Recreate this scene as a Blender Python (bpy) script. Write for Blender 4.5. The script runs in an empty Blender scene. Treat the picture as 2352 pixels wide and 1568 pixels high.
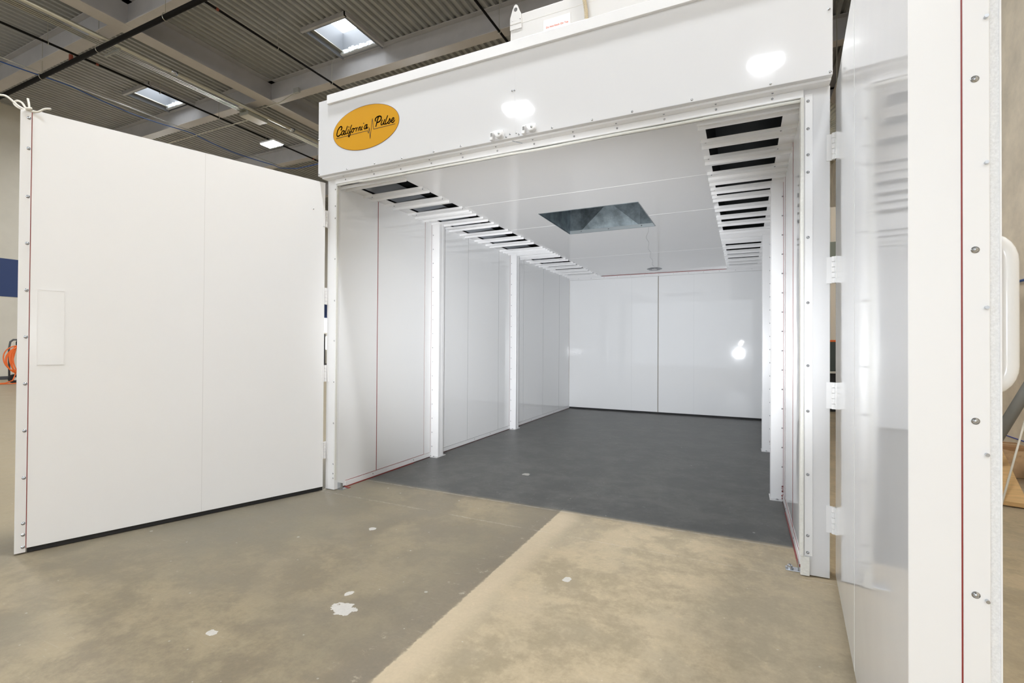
import bpy, bmesh, math, random
from mathutils import Vector, Matrix, noise
random.seed(7)
SC = bpy.context.scene
COL = SC.collection

# ------------------------------------------------------------------ camera
def cam_axes(yaw, pitch, roll):
    cy, sy, cp, sp = math.cos(yaw), math.sin(yaw), math.cos(pitch), math.sin(pitch)
    w = Vector((-sy*cp, cy*cp, sp)); r = Vector((cy, sy, 0)); u = r.cross(w)
    c, s = math.cos(roll), math.sin(roll)
    return r*c + u*s, -r*s + u*c, w
cr, cu, cw = cam_axes(0.4456, 0.0086, 0.0060)
cd = bpy.data.cameras.new('camera'); cam = bpy.data.objects.new('camera', cd); COL.objects.link(cam)
cd.sensor_width = 36; cd.lens = 1112.64/2352*36; cd.clip_start = 0.05; cd.clip_end = 200
M = Matrix.Identity(4)
for i in range(3):
    M[i][0] = cr[i]; M[i][1] = cu[i]; M[i][2] = -cw[i]
M.translation = (3.3028, -3.2836, 1.3042)
cam.matrix_world = M
SC.camera = cam
# ------------------------------------------------------------------ world, light, exposure
SC.view_settings.view_transform = 'Standard'; SC.view_settings.look = 'None'
SC.view_settings.gamma = 1; SC.view_settings.use_curve_mapping = False
SC.view_settings.exposure = 0.0
wd = bpy.data.worlds.new('daylight'); SC.world = wd; wd.use_nodes = True
wd.node_tree.nodes['Background'].inputs[0].default_value = (0.90, 0.95, 1.0, 1)
wd.node_tree.nodes['Background'].inputs[1].default_value = 1.7
LAMP_POWER = 350.0                      # emission of the high bay diffusers
LAMP_COL = (0.94, 0.975, 1.02, 1)
def add_light(name, kind, loc, energy, col, size=0.1, target=None):
    l = bpy.data.lights.new(name, kind); l.energy = energy; l.color = col
    if kind == 'AREA': l.size = size
    else: l.shadow_soft_size = size
    o = bpy.data.objects.new(name, l); COL.objects.link(o); o.location = loc
    if target is not None:
        o.rotation_euler = (Vector(target)-Vector(loc)).to_track_quat('-Z', 'Y').to_euler()
    return o
# the photographer's flash: its spark shows on the glossy end wall
fl = add_light('camera_flash', 'SPOT', (3.15, -3.45, 1.08), 1500, (0.93, 0.96, 1.0), 0.035, (0.15, 6.4, 1.80))
fl.data.spot_size = math.radians(48); fl.data.spot_blend = 1.0; fl.scale = (1.3, 1, 1)
add_light('flash_spill', 'POINT', (3.22, -3.36, 1.42), 16, (0.90, 0.95, 1.0), 0.04)
SC.cycles.max_bounces = 14; SC.cycles.diffuse_bounces = 10; SC.cycles.glossy_bounces = 5
# ------------------------------------------------------------------ materials
def new_mat(name):
    m = bpy.data.materials.new(name); m.use_nodes = True
    return m, m.node_tree.nodes, m.node_tree.links, m.node_tree.nodes['Principled BSDF']
def mat(name, col, rough=0.5, metal=0.0, bump=0.0, bscale=30.0, var=0.0, vscale=4.0, spec=0.5, bdist=0.01, stretch=None):
    m, N, L, b = new_mat(name)
    b.inputs['Base Color'].default_value = (*col, 1); b.inputs['Roughness'].default_value = rough
    b.inputs['Metallic'].default_value = metal; b.inputs['Specular IOR Level'].default_value = spec
    tc = N.new('ShaderNodeTexCoord'); src = tc.outputs['Object']
    if stretch:
        mp = N.new('ShaderNodeMapping'); mp.inputs['Scale'].default_value = stretch
        L.new(src, mp.inputs['Vector']); src = mp.outputs['Vector']
    if bump:
        n = N.new('ShaderNodeTexNoise'); n.inputs['Scale'].default_value = bscale; n.inputs['Detail'].default_value = 3
        L.new(src, n.inputs['Vector'])
        bp = N.new('ShaderNodeBump'); bp.inputs['Strength'].default_value = bump; bp.inputs['Distance'].default_value = bdist
        L.new(n.outputs['Fac'], bp.inputs['Height']); L.new(bp.outputs['Normal'], b.inputs['Normal'])
    if var:
        n = N.new('ShaderNodeTexNoise'); n.inputs['Scale'].default_value = vscale; n.inputs['Detail'].default_value = 6
        n.inputs['Roughness'].default_value = 0.65
        L.new(src, n.inputs['Vector'])
        mr = N.new('ShaderNodeMapRange'); mr.inputs['From Min'].default_value = 0.3; mr.inputs['From Max'].default_value = 0.7
        mr.inputs['To Min'].default_value = 1-var; mr.inputs['To Max'].default_value = 1+var
        L.new(n.outputs['Fac'], mr.inputs['Value'])
        vm = N.new('ShaderNodeVectorMath'); vm.operation = 'SCALE'
        vm.inputs[0].default_value = col; L.new(mr.outputs['Result'], vm.inputs['Scale'])
        L.new(vm.outputs['Vector'], b.inputs['Base Color'])
    return m
WALLW = mat('white_panel_paint', (0.88, 0.885, 0.89), 0.042, bump=0.25, bscale=1.6, bdist=0.006)
DOORW = mat('white_door_paint', (0.875, 0.88, 0.89), 0.16, bump=0.25, bscale=1.4, bdist=0.006)
TRIMW = mat('white_trim_paint', (0.84, 0.84, 0.845), 0.28)
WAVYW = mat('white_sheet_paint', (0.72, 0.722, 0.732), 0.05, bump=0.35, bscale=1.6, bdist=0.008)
GASKET = mat('cream_gasket', (0.78, 0.775, 0.73), 0.7, bump=0.5, bscale=60)
BRUSH = mat('grey_felt_seal', (0.76, 0.77, 0.78), 0.95, bump=0.35, bscale=420, var=0.10, vscale=260, bdist=.002)
RED = mat('red_sealant', (0.25, 0.022, 0.018), 0.35)
BROWN = mat('brown_joint', (0.33, 0.20, 0.19), 0.6)
SEAM = mat('seam_shadow_gap', (0.30, 0.30, 0.30), 0.7)
SEAML = mat('seam_light', (0.86, 0.86, 0.86), 0.5)
ZINC = mat('zinc_screw', (0.55, 0.57, 0.60), 0.25, metal=1.0)
GALV = mat('galvanised_sheet', (0.22, 0.26, 0.28), 0.38, metal=0.85, var=0.45, vscale=7)
DARKGALV = mat('plenum_sheet', (0.07, 0.075, 0.075), 0.5, metal=0.2)
BLACK = mat('black_rubber', (0.015, 0.015, 0.016), 0.7)
DECK = mat('grey_roof_deck', (0.34, 0.34, 0.325), 0.6, var=0.08, vscale=2)
STEEL = mat('grey_steel_paint', (0.43, 0.42, 0.42), 0.55, var=0.08, vscale=1.5)
FLANGE = mat('beige_steel_paint', (0.50, 0.465, 0.43), 0.55, var=0.06, vscale=1.5)
PIPEBLK = mat('black_pipe', (0.010, 0.009, 0.008), 0.75, spec=0.08)
PIPERED = mat('red_fitting', (0.20, 0.04, 0.02), 0.5)
EMT = mat('conduit_metal', (0.52, 0.50, 0.42), 0.3, metal=0.7)
BLUE = mat('blue_hose_plastic', (0.03, 0.09, 0.30), 0.35)
CREAM = mat('cream_wall_paint', (0.68, 0.64, 0.55), 0.7, var=0.05, vscale=1.0)
NAVY = mat('navy_stripe_paint', (0.025, 0.05, 0.15), 0.6)
CONC = mat('tilt_up_concrete', (0.80, 0.70, 0.55), 0.8, bump=0.3, bscale=14, var=0.16, vscale=2.2)
ORANGE = mat('orange_cord_rubber', (0.85, 0.16, 0.02), 0.45)
CARD = mat('cardboard', (0.36, 0.20, 0.09), 0.8, var=0.08)
KRAFT = mat('kraft_paper', (0.42, 0.27, 0.14), 0.85, var=0.1, vscale=10)
PINE = mat('pine_board', (0.62, 0.40, 0.18), 0.6, var=0.18, vscale=3, stretch=(1.5, 12, 12))
GREYP = mat('grey_brace_paint', (0.22, 0.225, 0.22), 0.45, var=0.08)
OFFW = mat('offwhite_plastic', (0.72, 0.69, 0.62), 0.5)
CREAMU = mat('cream_unit_paint', (0.62, 0.605, 0.58), 0.4)
YELLOW = mat('yellow_sign_vinyl', (0.60, 0.295, 0.004), 0.5, spec=0.2)
INK = mat('black_print', (0.012, 0.008, 0.008), 0.5)
PINKINK = mat('red_print', (0.75, 0.16, 0.08), 0.6)
PAPER = mat('white_paper', (0.80, 0.79, 0.77), 0.6)
DARKBIN = mat('dark_green_plastic', (0.05, 0.065, 0.06), 0.5)
ROPE = mat('white_rope', (0.80, 0.77, 0.70), 0.8)
def emis(name, col, s):
    m, N, L, b = new_mat(name)
    b.inputs['Base Color'].default_value = (0.8, 0.8, 0.8, 1)
    b.inputs['Emission Color'].default_value = col; b.inputs['Emission Strength'].default_value = s
    return m
LAMPGLOW = emis('lamp_diffuser', LAMP_COL, LAMP_POWER)
def skylens():
    m, N, L, b = new_mat('skylight_acrylic')
    b.inputs['Base Color'].default_value = (0.95, 0.97, 1, 1); b.inputs['Roughness'].default_value = 0.5
    b.inputs['Emission Color'].default_value = (0.90, 0.95, 1, 1); b.inputs['Emission Strength'].default_value = 6.0
    return m
LENS = skylens()
WINGLOW = emis('bright_window', (0.95, 0.98, 1, 1), 2.2)

def floor_mat():
    m, N, L, b = new_mat('polished_concrete_floor')
    tc = N.new('ShaderNodeTexCoord'); P = tc.outputs['Object']
    sep = N.new('ShaderNodeSeparateXYZ'); L.new(P, sep.inputs[0])
    def nz(scale, detail=5, rough=0.6, dist=0.0, off=0):
        mp = N.new('ShaderNodeMapping'); mp.inputs['Location'].default_value = (off, off*1.7, 0); L.new(P, mp.inputs[0])
        n = N.new('ShaderNodeTexNoise'); n.inputs['Scale'].default_value = scale; n.inputs['Detail'].default_value = detail
        n.inputs['Roughness'].default_value = rough; n.inputs['Distortion'].default_value = dist
        L.new(mp.outputs[0], n.inputs['Vector']); return n.outputs['Fac']
    def sock(inp, v):
        if isinstance(v, (int, float)): inp.default_value = v
        else: L.new(v, inp)
    def mth(op, a, c=0.0, d=None):
        n = N.new('ShaderNodeMath'); n.operation = op; sock(n.inputs[0], a); sock(n.inputs[1], c)
        if d is not None: sock(n.inputs[2], d)
        return n.outputs[0]
    def ss(v, a, c, lo=0.0, hi=1.0):
        n = N.new('ShaderNodeMapRange'); n.interpolation_type = 'SMOOTHSTEP'
        sock(n.inputs['Value'], v)
        n.inputs['From Min'].default_value = a; n.inputs['From Max'].default_value = c
        n.inputs['To Min'].default_value = lo; n.inputs['To Max'].default_value = hi
        return n.outputs['Result']
    def mix(f, a, c):
        n = N.new('ShaderNodeMix'); n.data_type = 'RGBA'
        sock(n.inputs['Factor'], f)
        for k, v in ((6, a), (7, c)):
            if isinstance(v, tuple): n.inputs[k].default_value = (*v, 1)
            else: L.new(v, n.inputs[k])
        return n.outputs[2]
    X, Y = sep.outputs[0], sep.outputs[1]
    n1, n2, n3, n4 = nz(0.8, 5, .6, .1), nz(2.6, 10, .74, .12, 3), nz(11, 9, .75, 0.1, 9), nz(60, 4, .6, 0, 5)
    wob = mth('ADD', mth('MULTIPLY', mth('SUBTRACT', n3, 0.5), 0.03), mth('MULTIPLY', mth('SUBTRACT', nz(34, 4, .6, 0, 2), 0.5), 0.03))
    Xw = mth('ADD', X, wob); Yw = mth('ADD', Y, mth('MULTIPLY', wob, 0.5))
    # the darker, older slab on the left
    A = mix(ss(n2, .41, .60), (0.200, 0.161, 0.104), (0.306, 0.247, 0.156))
    A = mix(mth('MULTIPLY', ss(n1, .40, .60), 0.55), A, (0.208, 0.177, 0.128))
    # grey stain, partly shade painted into the colour, in front of the booth's left side
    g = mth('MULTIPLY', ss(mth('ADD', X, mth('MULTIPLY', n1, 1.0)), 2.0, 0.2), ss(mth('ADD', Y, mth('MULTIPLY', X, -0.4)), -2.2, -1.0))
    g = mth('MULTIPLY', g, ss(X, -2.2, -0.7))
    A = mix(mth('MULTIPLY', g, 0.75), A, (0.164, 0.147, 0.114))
    far = ss(X, -0.7, -1.6)
    A = mix(mth('MULTIPLY', far, 0.7), A, (0.389, 0.317, 0.201))
    # pale slab on the right
    B = mix(ss(n2, .41, .59), (0.314, 0.255, 0.167), (0.443, 0.358, 0.236))
    B = mix(mth('MULTIPLY', ss(n1, .45, .62), 0.5), B, (0.354, 0.301, 0.215))
    B = mix(mth('MULTIPLY', ss(n3, .52, .68), 0.35), B, (0.514, 0.412, 0.270))
    mR = ss(Xw, 1.99, 2.01)
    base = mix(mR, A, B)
    pale = mth('MULTIPLY', mR, ss(mth('ADD', Xw, mth('MULTIPLY', n2, 0.30)), 2.36, 2.22))
    base = mix(mth('MULTIPLY', pale, 0.85), base, (0.496, 0.404, 0.277))
    dk = mth('MULTIPLY', mth('SUBTRACT', 1.0, mR), ss(mth('ADD', Xw, mth('MULTIPLY', n2, 0.35)), 1.88, 2.12))
    base = mix(mth('MULTIPLY', dk, 0.55), base, (0.177, 0.148, 0.111))
    scuff = mth('MULTIPLY', mth('MULTIPLY', ss(X, 1.75, 1.9), mth('SUBTRACT', 1.0, mR)), ss(n3, .58, .66))
    base = mix(mth('MULTIPLY', scuff, 0.6), base, (0.443, 0.387, 0.291))
    groove = mth('SUBTRACT', 1.0, ss(mth('ABSOLUTE', mth('SUBTRACT', Xw, 2.0)), 0.0, 0.008))
    base = mix(mth('MULTIPLY', mth('MULTIPLY', groove, 0.6), ss(n3, .35, .6)), base, (0.142, 0.116, 0.083))
    # slab inside the booth: ground and sealed, darker grey
    C_ = mix(ss(n2, .36, .66), (0.092, 0.092, 0.088), (0.165, 0.163, 0.155))
    C_ = mix(mth('MULTIPLY', ss(n3, .58, .70), 0.5), C_, (0.24, 0.24, 0.235))
    inx = mth('MULTIPLY', mth('GREATER_THAN', X, -0.12), mth('LESS_THAN', X, 3.70))
    mI = mth('MULTIPLY', ss(Yw, 0.335, 0.40), inx)
    base = mix(mI, base, C_)
    # saw cut with pale dust and the hair crack in front of it
    cut = mth('MULTIPLY', mth('SUBTRACT', 1.0, ss(mth('ABSOLUTE', mth('SUBTRACT', Y, 0.345)), 0.002, 0.012)), ss(n3, .35, .55))
    base = mix(mth('MULTIPLY', mth('MULTIPLY', cut, inx), 0.55), base, (0.50, 0.47, 0.41))
    crk = mth('MULTIPLY', mth('SUBTRACT', 1.0, ss(mth('ABSOLUTE', mth('ADD', mth('ADD', Y, 0.105), wob)), 0.001, 0.007)), ss(n2, .42, .55))
    base = mix(mth('MULTIPLY', crk, 0.45), base, (0.52, 0.46, 0.38))
    # paint chips and spatter
    base = mix(mth('MULTIPLY', ss(n4, .70, .74), mth('MULTIPLY', ss(n3, .50, .58), 0.55)), base, (0.56, 0.54, 0.50))
    vo = N.new('ShaderNodeTexVoronoi'); vo.inputs['Scale'].default_value = 5.0; vo.inputs['Randomness'].default_value = 1
    L.new(P, vo.inputs['Vector'])
    vsp = N.new('ShaderNodeSeparateColor'); L.new(vo.outputs['Color'], vsp.inputs[0])
    chip = mth('MULTIPLY', mth('LESS_THAN', mth('ADD', vo.outputs['Distance'], mth('MULTIPLY', n4, 0.05)), 0.072), mth('GREATER_THAN', vsp.outputs[0], 0.74))
    base = mix(mth('MULTIPLY', chip, 0.6), base, (0.56, 0.54, 0.50))
    for cx, cy, rx, ry in ((1.523, -1.475, .085, .060), (1.441, -1.347, .025, .03), (1.314, 1.226, .05, .05), (2.41, -0.695, .03, .03), (1.143, -1.876, .03, .03), (0.93, -0.60, .03, .035)):
        dx = mth('DIVIDE', mth('SUBTRACT', X, cx), rx); dy = mth('DIVIDE', mth('SUBTRACT', Y, cy), ry)
        d = mth('ADD', mth('MULTIPLY', dx, dx), mth('MULTIPLY', dy, dy))
        d = mth('ADD', d, mth('MULTIPLY', mth('SUBTRACT', nz(22, 3, .5, 0, cx*7), 0.5), 2.6))
        base = mix(mth('MULTIPLY', mth('LESS_THAN', d, 0.7), 0.85), base, (0.60, 0.58, 0.54))
    vo2 = N.new('ShaderNodeTexVoronoi'); vo2.inputs['Scale'].default_value = 17.0
    L.new(P, vo2.inputs['Vector'])
    vs2 = N.new('ShaderNodeSeparateColor'); L.new(vo2.outputs['Color'], vs2.inputs[0])
    chip2 = mth('MULTIPLY', mth('LESS_THAN', mth('ADD', vo2.outputs['Distance'], mth('MULTIPLY', n4, 0.12)), 0.14), mth('GREATER_THAN', vs2.outputs[1], 0.86))
    base = mix(mth('MULTIPLY', chip2, 0.4), base, (0.56, 0.53, 0.47))
    # hair scratches
    mp = N.new('ShaderNodeMapping'); mp.inputs['Rotation'].default_value = (0, 0, 0.6); mp.inputs['Scale'].default_value = (1.2, 26, 1); L.new(P, mp.inputs[0])
    sn = N.new('ShaderNodeTexNoise'); sn.inputs['Scale'].default_value = 1.6; sn.inputs['Detail'].default_value = 3; L.new(mp.outputs[0], sn.inputs['Vector'])
    scr = mth('MULTIPLY', mth('SUBTRACT', 1.0, ss(mth('ABSOLUTE', mth('SUBTRACT', sn.outputs['Fac'], 0.5)), 0.0, 0.006)), ss(n2, .50, .60))
    base = mix(mth('MULTIPLY', scr, 0.22), base, (0.50, 0.46, 0.39))
    # fine grain
    gr = N.new('ShaderNodeVectorMath'); gr.operation = 'SCALE'; L.new(base, gr.inputs[0])
    L.new(mth('ADD', mth('ADD', 0.76, mth('MULTIPLY', n4, 0.22)), mth('MULTIPLY', n3, 0.26)), gr.inputs['Scale'])
    base = gr.outputs['Vector']
    L.new(base, b.inputs['Base Color'])
    rg = mth('ADD', mth('MULTIPLY', n2, 0.35), 0.26)
    L.new(rg, b.inputs['Roughness'])
    b.inputs['Specular IOR Level'].default_value = 0.4
    bp = N.new('ShaderNodeBump'); bp.inputs['Strength'].default_value = 0.15; bp.inputs['Distance'].default_value = 0.004
    L.new(mth('SUBTRACT', n3, mth('MULTIPLY', groove, 1.5)), bp.inputs['Height']); L.new(bp.outputs['Normal'], b.inputs['Normal'])
    return m
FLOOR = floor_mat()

# ------------------------------------------------------------------ mesh helpers
class MB:
    def __init__(s, T=None): s.v = []; s.f = []; s.T = T
    def add(s, vs, fs):
        o = len(s.v)
        for p in vs:
            p = Vector(p)
            s.v.append(tuple(s.T @ p) if s.T else tuple(p))
        s.f += [tuple(i+o for i in f) for f in fs]
        return s
    def box(s, x0, x1, y0, y1, z0, z1):
        return s.add([(x0,y0,z0),(x1,y0,z0),(x1,y1,z0),(x0,y1,z0),(x0,y0,z1),(x1,y0,z1),(x1,y1,z1),(x0,y1,z1)],
              [(0,3,2,1),(4,5,6,7),(0,1,5,4),(1,2,6,5),(2,3,7,6),(3,0,4,7)])
    def prism(s, poly, axis, a, b):
        n = len(poly)
        def mk(p, t):
            return {'x': (t, p[0], p[1]), 'y': (p[0], t, p[1]), 'z': (p[0], p[1], t)}[axis]
        vs = [mk(p, a) for p in poly]+[mk(p, b) for p in poly]
        fs = [tuple(range(n-1, -1, -1)), tuple(range(n, 2*n))]+[(i, (i+1) % n, n+(i+1) % n, n+i) for i in range(n)]
        return s.add(vs, fs)
    def tube(s, path, r, n=10, cap=True):
        path = [Vector(p) for p in path]; rings = []
        t0 = (path[1]-path[0]).normalized()
        ref = Vector((0,0,1)) if abs(t0.z) < .9 else Vector((1,0,0))
        a = t0.cross(ref).normalized()
        for i, p in enumerate(path):
            if i == 0: t = path[1]-path[0]
            elif i == len(path)-1: t = path[-1]-path[-2]
            else: t = (path[i+1]-p).normalized()+(p-path[i-1]).normalized()
            t.normalize(); a = (a-t*a.dot(t)).normalized(); bb = t.cross(a)
            rr = r[i] if isinstance(r, (list, tuple)) else r
            rings.append([p+(a*math.cos(2*math.pi*k/n)+bb*math.sin(2*math.pi*k/n))*rr for k in range(n)])
        vs = [q for g in rings for q in g]; fs = []
        for i in range(len(path)-1):
            for k in range(n):
                fs.append((i*n+k, i*n+(k+1) % n, (i+1)*n+(k+1) % n, (i+1)*n+k))
        if cap: fs += [tuple(range(n-1, -1, -1)), tuple(range((len(path)-1)*n, len(path)*n))]
        return s.add(vs, fs)
    def cyl(s, p0, p1, r, n=12): return s.tube([p0, p1], r, n)
    def lathe(s, prof, c, n=24):
        vs = []; fs = []
        for (r, z) in prof:
            for k in range(n):
                t = 2*math.pi*k/n; vs.append((c[0]+r*math.cos(t), c[1]+r*math.sin(t), c[2]+z))
        for i in range(len(prof)-1):
            for k in range(n): fs.append((i*n+k, i*n+(k+1) % n, (i+1)*n+(k+1) % n, (i+1)*n+k))
        return s.add(vs, fs)
    def build(s, name, m, parent=None, bevel=0, smooth=False, seg=2):
        me = bpy.data.meshes.new(name); me.from_pydata(s.v, [], s.f)
        bm = bmesh.new(); bm.from_mesh(me); bmesh.ops.recalc_face_normals(bm, faces=bm.faces); bm.to_mesh(me); bm.free()
        me.materials.append(m)
        o = bpy.data.objects.new(name, me); COL.objects.link(o)
        if parent is not None: o.parent = parent
        if smooth:
            for p in me.polygons: p.use_smooth = True
        if bevel:
            b = o.modifiers.new('bevel', 'BEVEL'); b.width = bevel; b.segments = seg; b.limit_method = 'ANGLE'
            b.harden_normals = False
        return o
def B(name, m, parent, *xs, bevel=0, T=None):
    return MB(T).box(*xs).build(name, m, parent, bevel=bevel)
def thing(name, label, cat, loc=(0,0,0), group=None):
    o = bpy.data.objects.new(name, None); COL.objects.link(o); o.location = loc; o.empty_display_size = .2
    return tag(o, label, cat, group)
def tag(o, label, cat, group=None):
    o['label'] = label; o['category'] = cat
    if group: o['group'] = group
    return o
def struct(o): o['kind'] = 'structure'; return o
SCREWS = {}
def screw(parent, loc, d, r=0.006, name='screw'):
    """pan head with a washer, pointing along d"""
    if r not in SCREWS:
        mb = MB(); mb.lathe([(0, .0), (r*1.5, 0), (r*1.5, r*.3), (r, r*.35), (r*.95, r*.8), (r*.5, r*1.1), (0, r*1.15)], (0,0,0), 14)
        mb.box(-r*.6, r*.6, -r*.12, r*.12, r*1.0, r*1.2)
        o = mb.build(name, ZINC, smooth=True); SCREWS[r] = o.data; bpy.data.objects.remove(o)
    o = bpy.data.objects.new(name, SCREWS[r]); COL.objects.link(o); o.parent = parent
    o.location = loc; o.rotation_euler = Vector(d).to_track_quat('Z', 'Y').to_euler()
    return o

# ================================================================== SETTING
W, LB, H = 3.614, 6.42, 2.735
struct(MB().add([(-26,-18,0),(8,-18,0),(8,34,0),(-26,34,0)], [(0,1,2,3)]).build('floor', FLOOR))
# roof deck with ribs along y and two rooflight holes
DZ = 9.70; PITCH = 0.203
SKY = [(-7.25, -5.83, 5.92, 7.26), (-15.33, -13.91, 5.72, 7.05)]
NR = 132; XD0 = -20.25
SKYI = [(round((a-XD0)/PITCH), round((b-XD0)/PITCH), c, d) for a, b, c, d in SKY]
SKYR = [(XD0+i*PITCH, XD0+j*PITCH, c, d) for i, j, c, d in SKYI]
mb = MB()
for i in range(NR):
    spans = [(-15.0, 32.0)]
    for a, b_, c, d in SKYI:
        if a <= i < b_: spans = [(-15.0, c), (d, 32.0)]
    x = XD0+i*PITCH
    pr = [(x, DZ+.075), (x+.045, DZ+.075), (x+.075, DZ), (x+.155, DZ), (x+.185, DZ+.075), (x+PITCH, DZ+.075)]
    for y0, y1 in spans:
        vs = [(px, y0, pz) for px, pz in pr]+[(px, y1, pz) for px, pz in pr]
        mb.add(vs, [(k, k+1, k+7, k+6) for k in range(5)])
ceil = struct(mb.build('ceiling', DECK))
wl = struct(MB().box(-20.5, -20.2, -15, 32, 0, 9.8).build('wall_left', CREAM))
struct(MB().box(-20.2, -20.19, -15, 32, 2.93, 4.27).build('trim_1', NAVY))
struct(MB().box(-20.2, -20.18, -15, 32, 0, 0.12).build('baseboard_left', mat('grey_skirting', (0.08, 0.08, 0.085), 0.6)))
struct(MB().box(6.28, 6.5, -15, 32, 0, 9.8).build('wall_right', CONC))
struct(MB().box(-20.5, 6.5, 32, 32.3, 0, 9.8).build('wall_back', CREAM))
w1 = struct(MB().box(-20.19, -20.12, 18.3, 19.6, 2.05, 2.95).build('window_1', WINGLOW))
w2 = struct(MB().box(-20.19, -20.12, 18.95, 19.3, 1.0, 1.8).build('window_2', WINGLOW))
struct(MB().box(-20.195, -20.15, 18.4, 18.9, 0, 1.95).build('door_1', mat('grey_side_door', (.16, .16, .165), .5)))
# chalk line snapped on the concrete wall
mb = MB(); mb.box(6.272, 6.281, 3.2, 6.5, 0.212, 0.222)
struct(mb.build('trim_2', mat('blue_chalk', (0.06, 0.09, 0.40), .8)))

# rooflights -------------------------------------------------------
for k, (x0, x1, y0, y1) in enumerate(SKYR):
    s = thing('skylight', ['bright square skylight right of the deep steel girder', 'bright square skylight above the open left booth door, crossed by a black pipe'][k], 'skylight', ((x0+x1)/2, (y0+y1)/2, DZ))
    hx, hy = (x1-x0)/2, (y1-y0)/2
    t = .03; mb = MB()
    mb.box(-hx-t, -hx, -hy-t, hy+t, -.06, .75); mb.box(hx, hx+t, -hy-t, hy+t, -.12, .75)
    mb.box(-hx, hx, -hy-t, -hy, -.10, .75); mb.box(-hx, hx, hy, hy+t, -.02, .75)
    mb.build('curb', mat('curb_paint', (.20, .21, .225), .5), s)
    a = .10
    MB().box(-hx, hx, -hy, hy, .70, .74).build('lens', LENS, s)
    mb = MB(); mb.box(-hx+.0, -hx+.10, -hy, hy, .06, .09); mb.tube([(-hx+.12, -hy, .05), (-hx+.12, hy, .05)], .012, 6)
    mb.build('rail', EMT, s)
    B('lip', STEEL, s, -hx-.08, hx+.08, -hy-.10, -hy-t, -.10, .02)
    B('side_lip', STEEL, s, hx+t, hx+.10, -hy-.1, hy, -.10, .02)
    mb = MB()
    for i in range(26):
        x = -hx+i*(2*hx/25); mb.box(x-.04, x+.04, hy-.09-random.random()*.03, hy, -.0, .10+random.random()*.06)
    mb.build('foil_flashing', mat('crinkled_foil', (.75, .78, .80), .4, bump=1, bscale=30), s, bevel=.01)

# structural steel ----------------------------------------------------
def ibeam(name, lab, axis, c, a0, a1, ztop, zbot, wf, tw=.014, tf=.02, group=None):
    o = thing(name, lab, 'steel beam', (0,0,0), group)
    if axis == 'y':
        B('web', STEEL, o, c-tw/2, c+tw/2, a0, a1, zbot+tf, ztop-tf)
        B('top_flange', STEEL, o, c-wf/2, c+wf/2, a0, a1, ztop-tf, ztop)
        B('bottom_flange', FLANGE, o, c-wf/2, c+wf/2, a0, a1, zbot, zbot+tf)
    else:
        B('web', STEEL, o, a0, a1, c-tw/2, c+tw/2, zbot+tf, ztop-tf)
        B('top_flange', STEEL, o, a0, a1, c-wf/2, c+wf/2, ztop-tf, ztop)
        B('bottom_flange', FLANGE, o, a0, a1, c-wf/2, c+wf/2, zbot, zbot+tf)
    return o
ibeam('steel_girder', 'deep grey roof girder running away from upper left, between the two skylights', 'y', -10.45, -15, 32, DZ, 9.04, .42)
ibeam('steel_girder', 'deep grey roof girder seen in the slit beside the booth, above the right door hinges', 'y', 5.95, -15, 32, DZ, 9.04, .42)
PY = [(-4.9, -4.9), (-.85, -.75), (3.19, 3.35), (7.20, 7.38), (11.25, 11.35), (15.3, 15.3), (19.3, 19.3), (23.3, 23.3)]
lab = {3: ('grey cross beam lit bluish by the skylight above the open left booth door', 'grey cross beam lit by the upper skylight just above the booth header'),
       2: ('grey cross beam at the upper left edge, crossed by the black pipe', 'grey cross beam at the top edge meeting the girder'),
       4: ('grey cross beam beyond the glowing high bay lamp', 'grey cross beam hidden mostly behind the booth roof unit')}
for i, (yl, yr) in enumerate(PY):
    a, b_ = lab.get(i, ('grey cross beam in the left roof bay, one of those out of clear view', 'grey cross beam in the right roof bay, one of those out of clear view'))
    g = None if i in lab else 'roof cross beams out of clear view'
    ibeam('steel_cross_beam', a, 'x', yl, -20.2, -10.46, DZ, 9.05, .30, group=(g+' in the left bay') if g else None)
    ibeam('steel_cross_beam', b_, 'x', yr, -10.44, 5.94, DZ, 9.05, .30, group=(g+' in the right bay') if g else None)

# sprinkler pipes ------------------------------------------------------
def hanger(parent, x, y, z, r, top, axis='x'):
    mb = MB(); n = 16
    ring = [(math.cos(2*math.pi*k/n)*(r+.012), math.sin(2*math.pi*k/n)*(r+.03)) for k in range(n+1)]
    pts = [(x, y+a, z+b_) if axis == 'x' else (x+a, y, z+b_) for a, b_ in ring]
    mb.tube(pts, .008, 5, cap=False); mb.cyl((x, y, z+r+.03), (x, y, top), .006, 6)
    mb.build('hanger', EMT, parent)
sm = thing('sprinkler_main', 'thick black sprinkler pipe running along the cross beam at upper left', 'pipe', (-8, 3.09, 8.62))
MB().cyl((-12.2, 0, 0), (12.5, 0, 0), .057, 14).build('pipe', PIPEBLK, sm, smooth=True)
for x in (-17.2, -14.1, -11.2, -8.4, -5.5, -2.6):
    hanger(sm, x+8, 0, 0, .057, 1.05)
for x in (-12.55, -7.3):
    MB().cyl((x+8, 0, .03), (x+8, 0, .20), .045, 10).build('coupling', PIPERED, sm)
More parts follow.
